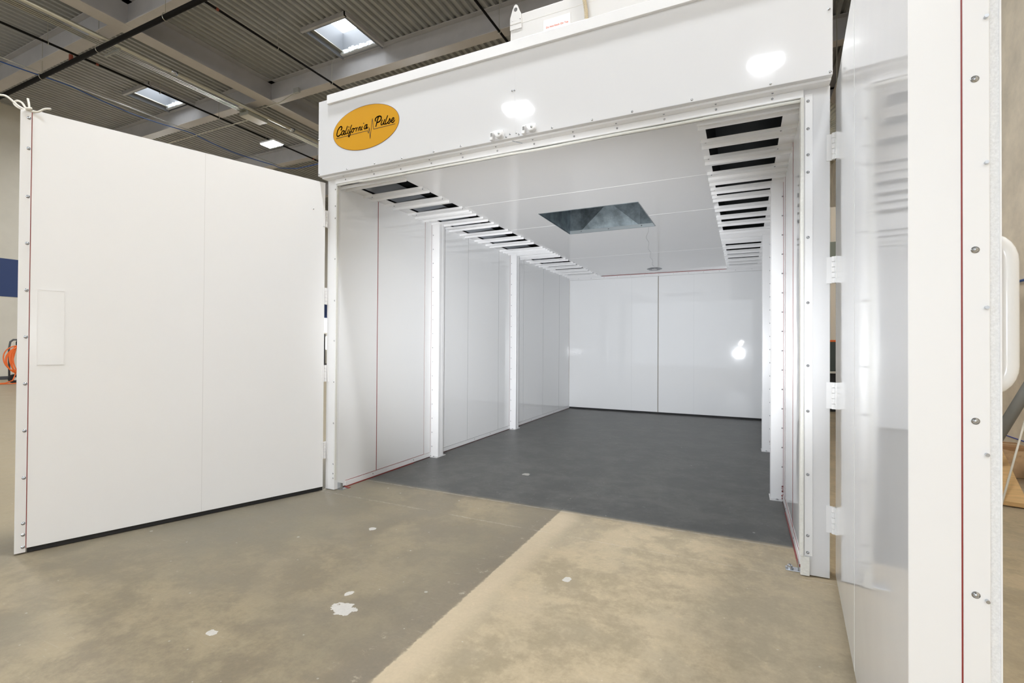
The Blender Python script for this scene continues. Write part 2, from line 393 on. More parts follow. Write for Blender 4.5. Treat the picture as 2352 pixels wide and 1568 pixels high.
for x, z, l in ((-12.50, 8.85, 'thin black branch pipe crossing under the left skylight'),
                (-7.42, 8.85, 'thin black branch pipe running from the top edge down to the booth corner'),
                (-2.0, 8.85, 'thin black branch pipe near the top of the booth roof unit')):
    p = thing('sprinkler_branch', l, 'pipe', (x, 0, z))
    MB().cyl((0, -12, 0), (0, 30, 0), .028, 10).build('pipe', PIPEBLK, p, smooth=True)
    for y in (-.85, 2.6, 5.2, 7.0, 9.1, 11.1, 15):
        hanger(p, 0, y, 0, .028, .84, 'y')
    for y in (3.6, 10.9): MB().cyl((0, y, 0), (0, y+.06, 0), .034, 10).build('coupling', PIPERED, p)

# conduits -----------------------------------------------------------
cp = [( -10.98, .055, 'wide metal conduit running beside the steel girder'),
      (-11.16, .017, 'thin metal conduit next to the wide conduit'),
      (-11.24, .017, 'thin metal conduit in the middle of the bundle'),
      (-11.32, .017, 'thin metal conduit on the outer side of the bundle')]
for x, r, l in cp:
    c = thing('conduit', l, 'conduit', (x, 0, 8.83 if r > .05 else 8.792))
    if r > .05:
        MB().cyl((0, -12, 0), (0, 30, 0), r, 14).build('pipe', EMT, c, smooth=True)
        for y in (4.65, 8.55):
            MB().cyl((0, y, 0), (0, y+.16, 0), r*1.25, 14).build('coupling', ZINC, c, smooth=True)
    else:
        MB().cyl((0, -12, 0), (0, 7.0, 0), r, 8).build('pipe', EMT, c, smooth=True)
        MB().cyl((0, 7.75, 0), (0, 30, 0), r, 8).build('pipe', EMT, c, smooth=True)
st = thing('strut_trapeze', 'slotted steel strut hanging under the conduits near the thick black pipe', 'bracket', (-11.2, 3.42, 8.755))
mb = MB(); mb.box(-.42, .28, -.02, .02, -.045, -.0)
for i in range(9): mb.box(-.38+i*.075, -.345+i*.075, -.024, .024, -.052, -.045)
mb.build('strut', mat('strut_metal', (.40, .40, .36), .4, metal=.5), st)
for x in (-.38, .24): MB().cyl((x, 0, 0), (x, 0, .9), .006, 6).build('rod', EMT, st)
jb = thing('junction_box', 'grey electrical box where the thin conduits end, left of the lamp', 'electrical box', (-11.22, 7.38, 8.80))
B('body', mat('box_paint', (.34, .34, .29), .5), jb, -.26, .165, -.36, .36, -.10, .12, bevel=.01)
B('lid', mat('box_lid', (.55, .52, .44), .5), jb, -.24, .15, -.34, .34, -.115, -.10)
c = thing('conduit', 'thin metal conduit crossing sideways from the grey electrical box to the left wall', 'conduit', (0, 7.35, 8.72))
MB().cyl((-20.2, 0, 0), (-11.3, 0, 0), .014, 8).build('pipe', EMT, c, smooth=True)
c = thing('conduit', 'thin metal conduit lying alongside the blue air hose', 'conduit', (0, 0, 8.86))
MB().cyl((-14.45, -12, 0), (-14.45, 11.2, 0), .016, 8).build('pipe', mat('bright_conduit', (.75, .75, .70), .25, metal=.6), c, smooth=True)
c = thing('conduit', 'thin metal conduit crossing above the open booth door near the booth header', 'conduit', (0, 0, 8.95))
MB().cyl((-14.45, 11.2, 0), (5, 11.2, .0), .02, 8).build('pipe', EMT, c, smooth=True)
ho = thing('air_hose', 'blue air hose sagging under the roof above the open left booth door', 'hose')
pts = []
ys = [-6, -2, 1.0, 3.9, 5.2, 6.6, 7.2, 8.2, 10.6, 11.0]
for i in range(61):
    y = -6+i*17.0/60
    sag = .10*abs(math.sin((y-.3)*math.pi/3.5))*(.5 if y < 4 else 1)
    pts.append((-14.50+.03*math.sin(y*2), y, 8.82-sag))
for i in range(1, 14): pts.append((-14.50+i*.9, 11.08, 8.69-.02*math.sin(i)))
MB().tube(pts, .016, 7).build('hose', BLUE, ho, smooth=True)
fx = thing('flexible_conduit', 'thin flexible cable looping from the girder to the lamp', 'cable')
pts = [(-9.0, 7.20, 9.02), (-9.4, 7.25, 9.02), (-9.9, 7.3, 8.95), (-10.5, 7.25, 8.90), (-10.95, 7.2, 8.90)]
MB().tube(pts, .012, 6).build('cable', EMT, fx, smooth=True)
B('box', mat('box_paint2', (.30, .30, .28), .5), fx, -9.15, -8.95, 7.14, 7.225, 9.0, 9.14)

# high bay lamps -------------------------------------------------------
def highbay(x, y, z, lab, grp=None):
    l = thing('high_bay_lamp', lab, 'ceiling lamp', (x, y, z), grp)
    B('housing', mat('lamp_housing', (.7, .7, .7), .4), l, -.36, .36, -.22, .22, .0, .06, bevel=.01)
    B('diffuser', LAMPGLOW, l, -.33, .33, -.19, .19, -.02, .0)
    for sx in (-.3, .3): MB().cyl((sx, 0, .06), (sx, 0, DZ-z), .004, 5).build('cable', EMT, l)
highbay(-12.03, 8.65, 8.50, 'glowing high bay lamp hanging left of the booth header')
g = 'high bay lamps outside the photograph'
for x, y in ((0.45, -1.15), (5.0, -1.15), (-5.6, -1.15), (-12, -1.15), (3.8, -10.9), (-2.9, -10.4), (-5.3, 8.65), (-12, 18.2), (-18.7, 8.65), (-5.3, 18.2)):
    highbay(x, y, 8.5, 'high bay lamp hanging from the roof outside the photograph', g)

# ================================================================== THE BOOTH
bo = thing('spray_booth', 'large white walk-in spray booth with both front doors swung open', 'paint booth')
WT = .106
# side walls
lw = B('side_wall', WALLW, bo, -WT, 0, 0, LB, 0.012, H+.05)
rw = B('side_wall', WALLW, bo, W, W+.13, 0, LB, 0.012, H+.05)
def stripline(mb, x, y0, y1, z0, z1, side):
    e = .0015
    if side < 0: mb.box(x, x+e, y0, y1, z0, z1)
    else: mb.box(x-e, x, y0, y1, z0, z1)
for side, wall, X0 in ((-1, lw, 0.0), (1, rw, W)):
    s = -side
    mb = MB()
    for y in (2.27, 3.16, 4.07, 4.95, 5.80):
        stripline(mb, X0, y-.0015, y+.0015, .055, H, side)
    mb.build('panel_joint', SEAM, wall)
    mb = MB()
    y = .505 if side < 0 else .60
    stripline(mb, X0, y-.0035, y+.0035, .055, H, side)
    stripline(mb, X0, .09, 1.42, .053, .057, side)
    a, b_ = sorted((X0, X0+s*.016))
    mb.box(a, b_, .07, 1.1, 0.0, .006)
    mb.build('sealant_line', RED, wall)
    a, b_ = sorted((X0, X0+s*.011))
    B('base_sealant', mat('dark_sealant', (.10, .03, .025), .5), wall, a, b_, 1.1, LB, 0, .005)
    mb = MB()
    for y in (1.30, 1.428, 3.548):
        mb = MB(); stripline(mb, X0, y-.0025, y+.0025, .055, H, side); mb.build('flange_joint', BROWN, wall)
    mb = MB(); stripline(mb, X0, 1.55, LB, .052, .0555, side)
    mb.build('base_joint', SEAM, wall)
    for (ya, yb) in ((.09, 1.415), (1.56, 3.54), (3.69, LB)):
        a, b_ = sorted((X0, X0+s*.008))
        B('base_channel', TRIMW, wall, a, b_, ya, yb, .008, .052)
    for y in (.45, 1.1, 2.45, 2.9, 4.4, 5.5): screw(wall, (X0+s*.008, y, .035), (s, 0, 0), .004)
    # flange strip of the frame beside the first post
    a, b_ = sorted((X0, X0+s*.003))
    B('frame_strip', TRIMW, wall, a, b_, 1.306, 1.422, .055, H)
# posts
for side, X0 in ((-1, 0.0), (1, W)):
    s = -side
    for k, y in enumerate((1.445, 3.575)):
        pa, pb = sorted((X0, X0+s*.098))
        mb = MB(); mb.box(pa, pb, y, y+.112, .006, H)
        post = mb.build('post', TRIMW, bo, bevel=.004)
        e = X0+s*.098; a, b_ = sorted((e, e+s*.002))
        B('post_joint', SEAML, post, a, b_, y+.062, y+.068, .02, H)
        # base plate with its bolts
        a, b_ = sorted((X0+s*.0, X0+s*.105))
        B('base_plate', TRIMW, post, a, b_, y-.035, y+.15, 0, .006)
        for zz in [0.12+.165*j for j in range(16)]:
            screw(post, (X0+s*.012, y, zz), (0, -1, 0), .004)
        screw(post, (X0+s*.05, y-.018, .006), (0, 0, 1), .008, 'bolt')
        if side > 0:
            B('sealant_line', RED, post, *sorted((X0, X0+s*.004)), y-.003, y, .006, H)
        if side > 0:
            mb = MB(); random.seed(3+k)
            for j in range(14): 
                z = .01+random.random()*.13; xx = X0-random.random()*.012
                mb.lathe([(0, .006), (.006+random.random()*.004, .003), (.004, 0)], (xx, y-.002, z), 7)
            mb.build('sealant_blob', RED, post)
# end wall: a pair of closed doors
ed = []
for k, (xa, xb) in enumerate(((.004, 1.803), (1.817, W-.004))):
    d = B('rear_door', WALLW, bo, xa, xb, LB, LB+.05, .034, H-.062, bevel=.002); ed.append(d)
mb = MB(); mb.box(0, W, LB-.004, LB+.05, H-.060, H-.006)
eh = mb.build('rear_header', TRIMW, bo)
B('sealant_line', RED, eh, .70, 3.01, LB-.008, LB-.002, H-.008, H)
for i in range(13): screw(eh, (.2+i*.27, LB-.004, H-.03), (0, -1, 0), .003)
B('door_gap_seal', mat('centre_seal', (.30, .27, .22), .7), bo, 1.8035, 1.8165, LB+.004, LB+.05, .03, H-.06)
B('rear_sill', BLACK, bo, 0, W, LB+.02, LB+.05, 0.0, .032)
mb = MB()
for sx in (1.30, 2.46): mb.box(sx-.001, sx+.001, LB-.001, LB, .04, H-.07)
mb.build('rear_joint', mat('faint_joint', (.62, .63, .64), .4), bo)

# ceiling with its openings (grid of boxes), ceiling channels, plenum
def yz(y): return y*1.0293+.096
CH = [(-.085, -.03), (.19, .30), (.50, .62), (.86, .99), (1.05, 1.14), (1.29, 1.40), (1.54, 1.655), (1.90, 2.02), (2.27, 2.36), (2.57, 2.69), (3.0, 3.11), (3.2, 3.28), (3.4, 3.52), (3.64, 3.73), (3.97, 4.1), (4.35, 4.5), (4.69, 4.83), (5.06, 5.19), (5.37, 5.5), (5.70, 5.84), (6.0, 6.08)]
CH = [(yz(a), yz(b_)) for a, b_ in CH]
OP = [(0, 1), (1, 2), (2, 3), (4, 5), (5, 6), (6, 7), (7, 8), (8, 9), (9, 10), (13, 14), (14, 15), (15, 16), (16, 17), (17, 18), (18, 19)]
KEEP = [1, 1, .55, .8, .5, .9, .9, .9, .6, .8, .8, .6, .6, .5, .5]      # part of each bay left open
opens = [(CH[b_][0]+.01-(CH[b_][0]-CH[a][1]+.02)*k, CH[b_][0]+.01) for (a, b_), k in zip(OP, KEEP)]
sl = (.115, .655)                       # opening span from the left wall
sr = (3.075, 3.52)
DX0, DX1, DY0, DY1 = 1.30, 2.355, 1.57, 2.615
mb = MB()
Z0, Z1 = H, H+.004
def strip_with_holes(mb, x0, x1, holes):
    y = 0.0
    for a, b_ in holes:
        if a > y: mb.box(x0, x1, y, a, Z0, Z1)
        y = b_
    mb.box(x0, x1, y, LB, Z0, Z1)
mb.box(0, sl[0], 0, LB, Z0, Z1); strip_with_holes(mb, sl[0], sl[1], opens)
mb.box(sl[1], DX0, 0, LB, Z0, Z1); strip_with_holes(mb, DX0, DX1, [(DY0, DY1)])
mb.box(DX1, sr[0], 0, LB, Z0, Z1); strip_with_holes(mb, sr[0], sr[1], opens)
mb.box(sr[1], W, 0, LB, Z0, Z1)
cl = mb.build('ceiling_panel', mat('white_ceiling_paint', (0.86, 0.855, 0.86), 0.12, bump=.2, bscale=1.5, bdist=.005), bo)
for xa, xb, y in ((.70, 3.03, 1.02), (.70, 3.03, 4.30), (.70, DX0, 2.12), (DX1, 3.03, 2.12)):
    B('ceiling_joint', SEAML, cl, xa, xb, y-.002, y+.002, H-.0015, H)
# wavy joint line behind the duct
mb = MB(); pts = []
for i in range(30):
    y = DY1+.05+i*(5.6-DY1)/29; pts.append((2.27-.42*(i/29)**.8+.015*math.sin(i*.9), y, H-.001))
mb.tube(pts, .0018, 4); mb.build('ceiling_crease', mat('grey_crease', (.5, .5, .5), .5), cl)
for side in (-1, 1):
    xa, xb = (0.0, .69) if side < 0 else (3.032, W)
    for j, (a, b_) in enumerate(CH):
        if j == 0: a = .004
        mb = MB(); lz = .023
        mb.box(xa, xb, a, b_, H-.003, H); mb.box(xa, xb, a-.002, a, H-lz, H); mb.box(xa, xb, b_, b_+.002, H-lz*1.15, H)
        c = mb.build('ceiling_channel', TRIMW, cl)
        for xx in ((xa+.06, xb-.04) if side < 0 else (xa+.03, xb-.09)):
            screw(c, (xx, (a+b_)/2, H-.003), (0, 0, -1), .0045)
# exhaust duct in the ceiling
mb = MB(); t = .006
mb.box(DX0-t, DX0, DY0-t, DY1+t, H-.004, 3.29); mb.box(DX1, DX1+t, DY0-t, DY1+t, H-.004, 3.29)
mb.box(DX0, DX1, DY0-t, DY0, H-.004, 3.29)
mb.box(DX0, DX1, DY1, DY1+t, H-.004, 3.29); mb.box(DX0, DX1, DY0, DY1, 3.29, 3.298)
du = mb.build('exhaust_duct', GALV, bo)
du['label'] = 'galvanised square duct throat in the booth ceiling'
mb = MB()
bx0, bx1, bz0, bz1 = 1.44, 2.18, H+.02, 3.285; cx_, cz_ = 1.81, 3.075
mb.add([(bx0, DY1-.002, bz0), (bx1, DY1-.002, bz0), (bx1, DY1-.002, bz1), (bx0, DY1-.002, bz1), (cx_, DY1-.05, cz_)],
       [(0,1,4), (1,2,4), (2,3,4), (3,0,4)])
mb.build('creased_panel', GALV, du)
mb = MB(); mb.box(DX0+.002, DX1-.002, DY1-.012, DY1-.004, H-.003, H+.035)
mb.build('duct_flange', mat('bright_galvanised', (.55, .60, .62), .35, metal=.7), du)
for x in (1.45, 1.8, 2.2): screw(du, (x, DY1-.012, H+.015), (0, -1, 0), .005)
# round fitting near the end wall
mb = MB(); mb.lathe([(.135, 0), (.13, -.008), (.105, -.010), (.10, -.002), (.07, .02), (.04, .0275), (0, .028)], (1.82, 5.90, H-.002), 32)
rf = mb.build('round_ceiling_fitting', mat('fitting_metal', (.30, .31, .33), .3, metal=.8), bo, smooth=True)
mb = MB(); mb.lathe([(0, -.012), (.045, -.012), (.05, .0), (.045, .012)], (1.82, 5.90, H-.003), 20)
mb.build('fitting_core', mat('fitting_core', (.6, .6, .6), .3, metal=.3), rf, smooth=True)
# plenum shell above
mb = MB()
zt = 3.30
mb.box(-WT, -WT+.02, .25, LB+.05, H+.05, zt); mb.box(W+.11, W+.13, .25, LB+.05, H+.05, zt)
mb.box(-WT, W+.13, LB+.03, LB+.05, H, zt)
mb.box(-WT, DX0-.01, .20, LB+.05, zt, zt+.02); mb.box(DX1+.01, W+.13, .20, LB+.05, zt, zt+.02)
mb.box(DX0-.01, DX1+.01, .20, DY0-.01, zt, zt+.02); mb.box(DX0-.01, DX1+.01, DY1+.01, LB+.05, zt, zt+.02)
mb.box(.67, .69, .03, LB, H+.03, zt); mb.box(3.045, 3.065, .03, LB, H+.03, zt)
pl = mb.build('plenum', DARKGALV, bo)
mb = MB()
for y in (.7, 1.9, 3.1, 4.3, 5.5): mb.box(.36, .40, y, y+.06, H+.12, H+.5)
mb.build('plenum_brace', DARKGALV, pl)
# sheet sloping inside the left openings
mb = MB(); mb.box(.09, .10, .05, LB, H+.03, H+.22)
mb.build('plenum_lining', mat('pale_lining', (.55, .58, .62), .4), pl)

# jambs ------------------------------------------------------------------
jl = B('door_jamb', TRIMW, bo, -WT, 0, -.045, 0, .004, 2.79, bevel=.003)
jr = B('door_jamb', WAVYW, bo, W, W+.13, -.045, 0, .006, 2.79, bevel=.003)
B('gasket', GASKET, jl, .0, .004, -.043, -.022, .09, 2.74)
B('gasket', GASKET, jr, W-.016, W+.002, -.062, .01, .11, 2.745, bevel=.004)
B('gasket_tail', GASKET, jr, W-.014, W+.03, -.06, -.046, .006, .11)
B('gasket_strip', TRIMW, jl, -.030, -.001, -.0475, -.045, .1, 2.76)
B('gasket_strip', TRIMW, jr, W+.006, W+.046, -.050, -.045, .115, 2.76, bevel=.002)
for z in (2.70, 2.55, 2.44, 2.075, 1.70, 1.34, 0.97, .60, .235, .15, .11):
    screw(jl, (-.012, -.0475, z), (0, -1, 0), .0045)
for z in (2.72, 2.56, 2.41, 2.31-.0, 1.935, 1.56, 1.20, .94, .578, .231, .135):
    screw(jr, (W+.022, -.050, z), (0, -1, 0), .0055)
# anchor brackets
ab = MB().box(.002, .062, -.01, .07, 0, .004).box(.0, .058, -.004, .0, 0, .062).build('anchor_bracket', ZINC, jl)
MB().box(.03, .07, .06, .085, 0, .006).build('sealant_blob', RED, jl)
ab = MB().box(W-.085, W-.0, -.02, .04, 0, .005).box(W-.02, W-.016, -.015, .035, 0, .06).build('anchor_bracket', ZINC, jr, bevel=.002)
MB().lathe([(0, .028), (.006, .026), (.006, .018), (.014, .018), (.014, .006), (.02, .006), (.02, 0)], (W-.062, .01, .005), 12).build('anchor_bolt', ZINC, ab)

# header -------------------------------------------------------------------
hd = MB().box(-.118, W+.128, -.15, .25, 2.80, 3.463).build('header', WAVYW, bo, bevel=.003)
cap = B('header_cap', TRIMW, hd, .002, W+.12, -.172, .25, 3.412, 3.49, bevel=.002)
mb = MB(); mb.box(1.8138, 1.8162, -.1508, -.15, 2.81, 3.41); mb.build('header_joint', mat('header_joint', (.70, .70, .71), .4), hd)
# soffit, drip and gasket rail along the opening
tr = MB().box(-.105, W+.125, -.115, .0, 2.787, 2.80).build('header_soffit', TRIMW, hd)
MB().box(0.0, W-.0, -.062, -.045, 2.742, 2.787).build('gasket_rail', TRIMW, hd, bevel=.003)
mb = MB(); N_ = 60; pts = []
for i in range(N_+1):
    x = .01+i*(W-.02)/N_; pts.append((x, -.046+.003*math.sin(x*7), 2.736+.005*noise.noise(Vector((x*2.2, 1, 0)))-(0.006 if x > .3 else 0)))
mb.tube(pts, .010, 8); mb.build('gasket', GASKET, hd, smooth=True)
for x in (-.105, .223, .526, .81, 1.118, 1.364, 1.75, 1.851, 2.104, 2.389, 2.654, 3.016, 3.441, 3.73):
    screw(hd, (x, -.15, 2.815), (0, -1, 0), .005)
for x, z in ((1.815, 3.141), (1.795, 3.141), (3.724, 3.163), (-.112, 3.123), (3.724, 3.45)):
    screw(hd, (x, -.15, z), (0, -1, 0), .005)
for x in (.121, .444, .729, 1.035, 1.33, 1.633, 1.933, 2.235, 2.536, 2.842, 3.148, 3.454):
    screw(hd, (x, -.062, 2.766), (0, -1, 0), .0045); screw(hd, (x, -.09, 2.787), (0, 0, -1), .0045)
for x, y in ((1.78, -.1), (1.83, -.12)):
    screw(hd, (x, -.15, 2.83), (0, -1, 0), .0045)
MB().cyl((1.79, -.13, 2.786), (1.84, -.07, 2.784), .003, 6).build('pin', ZINC, hd)
# two roller catches
for x in (1.675, 1.93):
    mb = MB(); mb.box(x-.045, x+.05, -.154, -.15, 2.812, 2.872)
    plate = mb.build('latch', TRIMW, hd, bevel=.002)
    MB().prism([(x-.045, 2.80), (x-.02, 2.80), (x-.015, 2.855), (x-.040, 2.858)], 'y', -.185, -.154).build('keeper', TRIMW, plate, bevel=.003)
    B('keeper_slot', SEAM, plate, x-.036, x-.020, -.1865, -.185, 2.822, 2.848)
    mb = MB()
    mb.prism([(x-.01, 2.858), (x+.045, 2.858), (x+.06, 2.845), (x+.06, 2.818), (x+.045, 2.806), (x+.015, 2.806), (x-.008, 2.835)], 'y', -.196, -.154)
    mb.build('latch_arm', TRIMW, plate, bevel=.008, seg=3)
    screw(plate, (x+.038, -.196, 2.83), (0, -1, 0), .006)

# yellow oval sign --------------------------------------------------------
LCX, LCZ, RX, RZ = .421, 3.136, .357, .183
def ell(k, n, s=1.0, o=0): 
    t = 2*math.pi*k/n; return (LCX+RX*s*math.cos(t)+o*math.cos(t), LCZ+RZ*s*math.sin(t)+o*math.sin(t))
MB().prism([ell(k, 96, 1, .0035) for k in range(96)], 'y', -.1512, -.15).build('sign_border', mat('dark_red_border', (.10, .02, .02), .5), hd)
sg = MB().prism([ell(k, 96) for k in range(96)], 'y', -.1520, -.1512).build('oval_sign', YELLOW, hd)
sg['label'] = 'yellow oval sign with black script lettering'
S = {'L': [(0.099, 3.098), (0.447, 3.103), (0.452, 3.102), (0.46, 3.078), (0.469, 3.125), (0.479, 3.031), (0.501, 3.194), (0.516, 3.103), (0.74, 3.105)],
 'C': [(0.152, 3.163), (0.161, 3.173), (0.163, 3.184), (0.157, 3.192), (0.143, 3.193), (0.128, 3.182), (0.114, 3.165), (0.107, 3.146), (0.105, 3.129), (0.11, 3.118), (0.124, 3.115), (0.14, 3.121), (0.153, 3.129)],
 'a': [(0.189, 3.149), (0.177, 3.153), (0.164, 3.147), (0.157, 3.133), (0.16, 3.12), (0.169, 3.117), (0.182, 3.132), (0.194, 3.148), (0.185, 3.126), (0.188, 3.117), (0.199, 3.12)],
 'l': [(0.226, 3.182), (0.212, 3.153), (0.204, 3.131), (0.208, 3.119), (0.218, 3.123)],
 'i': [(0.238, 3.151), (0.23, 3.133), (0.227, 3.122), (0.234, 3.119)], 'd1': [(0.241, 3.174), (0.243, 3.173)],
 'f': [(0.273, 3.183), (0.262, 3.16), (0.251, 3.132), (0.242, 3.107), (0.239, 3.091), (0.247, 3.09), (0.258, 3.104), (0.259, 3.118), (0.252, 3.127), (0.266, 3.128), (0.274, 3.133)],
 'o': [(0.291, 3.152), (0.279, 3.147), (0.273, 3.135), (0.275, 3.123), (0.284, 3.119), (0.295, 3.129), (0.3, 3.143), (0.292, 3.152), (0.305, 3.146), (0.315, 3.149)],
 'r': [(0.32, 3.151), (0.33, 3.145), (0.327, 3.135), (0.322, 3.122)], 'r2': [(0.325, 3.134), (0.333, 3.147), (0.341, 3.149)],
 'n': [(0.359, 3.15), (0.352, 3.134), (0.347, 3.121)], 'n2': [(0.350, 3.128), (0.361, 3.146), (0.373, 3.15), (0.372, 3.14), (0.366, 3.125), (0.374, 3.121)],
 'i2': [(0.392, 3.149), (0.384, 3.134), (0.382, 3.124), (0.391, 3.122)], 'd2': [(0.406, 3.172), (0.408, 3.174)],
 'a2': [(0.44, 3.156), (0.426, 3.153), (0.415, 3.138), (0.415, 3.127), (0.424, 3.123), (0.436, 3.137), (0.446, 3.155), (0.438, 3.131), (0.441, 3.122), (0.453, 3.132)],
 'P1': [(0.534, 3.168), (0.532, 3.181), (0.545, 3.195), (0.569, 3.2), (0.589, 3.196), (0.597, 3.184), (0.591, 3.166), (0.574, 3.154), (0.553, 3.151)],
 'P2': [(0.566, 3.195), (0.553, 3.164), (0.54, 3.122)],
 'u': [(0.607, 3.161), (0.597, 3.142), (0.595, 3.126), (0.606, 3.123), (0.623, 3.141), (0.632, 3.161), (0.623, 3.137), (0.623, 3.123), (0.636, 3.124)],
 'l2': [(0.663, 3.187), (0.649, 3.161), (0.639, 3.134), (0.644, 3.121), (0.655, 3.125)],
 's': [(0.655, 3.125), (0.674, 3.14), (0.684, 3.16), (0.689, 3.141), (0.686, 3.125), (0.675, 3.12), (0.666, 3.126)],
 'e': [(0.694, 3.133), (0.72, 3.141), (0.728, 3.152), (0.722, 3.158), (0.71, 3.153), (0.702, 3.138), (0.706, 3.124), (0.72, 3.121), (0.735, 3.135)]}
def catmull(P, n=5):
    Q = []
    P = [Vector(p) for p in P]
    for i in range(len(P)-1):
        a = P[i-1] if i else P[0]; b_, c = P[i], P[i+1]; d = P[i+2] if i+2 < len(P) else P[-1]
        for k in range(n):
            t = k/n
            Q.append(.5*((2*b_)+(c-a)*t+(2*a-5*b_+4*c-d)*t*t+(3*b_-a-3*c+d)*t**3))
    Q.append(P[-1]); return Q
def stroke(mb, pts, w, y0, y1, disc=True):
    for i in range(len(pts)-1):
        a, b_ = Vector(pts[i]), Vector(pts[i+1]); d = b_-a
        if d.length < 1e-5: continue
        nn = Vector((-d.y, d.x)).normalized()*w/2
        mb.prism([tuple(a-nn), tuple(b_-nn), tuple(b_+nn), tuple(a+nn)], 'y', y0, y1)
    if disc:
        for p in pts: mb.prism([(p[0]+w/2*math.cos(k*math.pi/4), p[1]+w/2*math.sin(k*math.pi/4)) for k in range(8)], 'y', y0, y1)
mb = MB()
for k, P in S.items():
    if k == 'L': stroke(mb, P, .0042, -.1528, -.1520)
    else: stroke(mb, catmull(P) if len(P) > 2 else P, .0105 if k in ('C', 'P1', 'P2') else (.0072 if k in ('r', 'r2', 'n', 'n2') else .0086), -.1528, -.1520)
mb.build('lettering', INK, sg)

# front doors ---------------------------------------------------------------
def frame(A, u, n):
    T = Matrix.Identity(4); u = Vector((*u, 0)).normalized(); n = Vector((*n, 0)).normalized()
    for i in range(3): T[i][0] = u[i]; T[i][1] = n[i]; T[i][2] = (0, 0, 1)[i]
    T.translation = (*A, 0); return T
# left leaf
TL = frame((-.09, -.09), (-.326, -.945), (-.945, .326))
ld = MB(TL).box(0, 1.873, 0, .06, .034, 2.757).build('front_door', DOORW, bo, bevel=.002)
ld['label'] = 'open left door leaf, flat white inner face towards the viewer'
MB(TL).box(1.876, 1.926, -.002, .06, .010, 2.742).build('edge_channel', TRIMW, ld, bevel=.002)
MB(TL).box(1.873, 1.8765, -.0005, .04, .034, 2.742).build('sealant_line', RED, ld)
MB(TL).box(.936, .938, -.0006, 0, .036, 2.755).build('panel_joint', mat('door_joint', (.66, .66, .66), .4), ld)
MB(TL).box(1.715, 1.835, -.0025, 0, 1.168, 1.636).build('cover_plate', DOORW, ld, bevel=.001)
mb = MB(TL)
for (a, b_, c, d) in ((1.838, 1.834, 1.166, 1.640), (1.712, 1.716, 1.166, 1.640)): mb.box(min(a, b_), max(a, b_), -.0035, 0, c, d)
mb.box(1.712, 1.838, -.0035, 0, 1.164, 1.168); mb.box(1.712, 1.838, -.0035, 0, 1.636, 1.640)
mb.build('cover_tape', TRIMW, ld)
dn = TL.to_3x3() @ Vector((0, -1, 0))
for z in [2.70, 2.51, 2.21, 1.92, 1.63, 1.34, 1.05, .76, .47, .19, .12, .045]:
    screw(ld, TL @ Vector((1.888, -.002, z)), dn, .0065)
screw(ld, TL @ Vector((.107, 0, 2.50)), dn, .004)
MB(TL).box(.0, 1.87, .01, .05, .004, .034).build('bottom_sweep', BLACK, ld)
# rope tied at the top corner
mb = MB()
q = TL @ Vector((1.885, -.01, 2.765))
def loop(pts, r=.006): mb.tube([tuple(q+Vector(p)) for p in catmull3(pts)], r, 7)
def catmull3(P, n=5):
    Q = []; P = [Vector(p) for p in P]
    for i in range(len(P)-1):
        a = P[i-1] if i else P[0]; b_, c = P[i], P[i+1]; d = P[i+2] if i+2 < len(P) else P[-1]
        for k in range(n):
            t = k/n; Q.append(.5*((2*b_)+(c-a)*t+(2*a-5*b_+4*c-d)*t*t+(3*b_-a-3*c+d)*t**3))
    Q.append(P[-1]); return Q
loop([(0, 0, -.02), (-.03, -.01, .0), (-.05, -.02, .03), (-.085, -.03, .045), (-.10, -.04, .03), (-.07, -.03, .0), (-.02, -.01, -.02)])
loop([(0, 0, -.02), (-.015, 0, .03), (-.03, 0, .06)])
loop([(-.01, 0, -.02), (-.05, -.03, .0), (-.10, -.07, .055), (-.14, -.09, .065)])
loop([(-.02, 0, -.02), (.02, .03, -.02), (.05, .05, .0), (.08, .07, .005)])
loop([(-.01, -.01, -.02), (-.05, -.01, -.025), (-.07, -.01, -.02)])
loop([(.0, -.01, -.015), (.015, -.02, -.02), (.03, .0, -.015)], .008)
rope = mb.build('rope', ROPE, ld, smooth=True); rope['label'] = 'white rope knotted round the door corner'
# right leaf
TR = frame((3.77, -.05), (-.0776, -.997), (.997, -.0776))
DR = 1.946
rd = MB(TR).box(0, DR, 0, .085, .034, 2.757).build('front_door', mat('glossy_door_sheet', (0.80, 0.80, 0.805), 0.07, bump=.35, bscale=1.1, bdist=.006), bo)
rd['label'] = 'open right door leaf seen nearly edge-on, glossy inner face'
MB(TR).box(DR, DR+.002, .0, .0845, .034, 2.757).build('edge_sheet', TRIMW, rd)
MB(TR).box(DR-.01, DR+.003, .0845, .0868, .034, 2.757).build('sealant_line', RED, rd)
MB(TR).box(0, DR-.004, .085, .10, .034, 2.757).build('outer_skin', TRIMW, rd)
MB(TR).box(DR-.08, DR+.002, .0868, .1285, .012, 2.745).build('edge_channel', TRIMW, rd, bevel=.0015)
MB(TR).box(DR-.05, DR-.003, .1285, .1435, .012, 2.745).build('felt_seal', BRUSH, rd)
MB(TR).box(0, DR-.001, .1435, .1464, .012, 2.745).build('outer_lip', TRIMW, rd)
MB(TR).box(0, DR-.05, .10, .1435, .1, 2.7).build('outer_core', TRIMW, rd)
MB(TR).box(.0, DR-.02, .01, .05, .004, .034).build('bottom_sweep', BLACK, rd)
MB(TR).box(.93, .932, -.0006, 0, .036, 2.755).build('panel_joint', SEAML, rd)
de = TR.to_3x3() @ Vector((1, 0, 0))
for z in (1.849, 1.503, 1.158, .81, .465, .12, 2.195, 2.54):
    screw(rd, TR @ Vector((DR+.002, .106, z)), de, .0046)
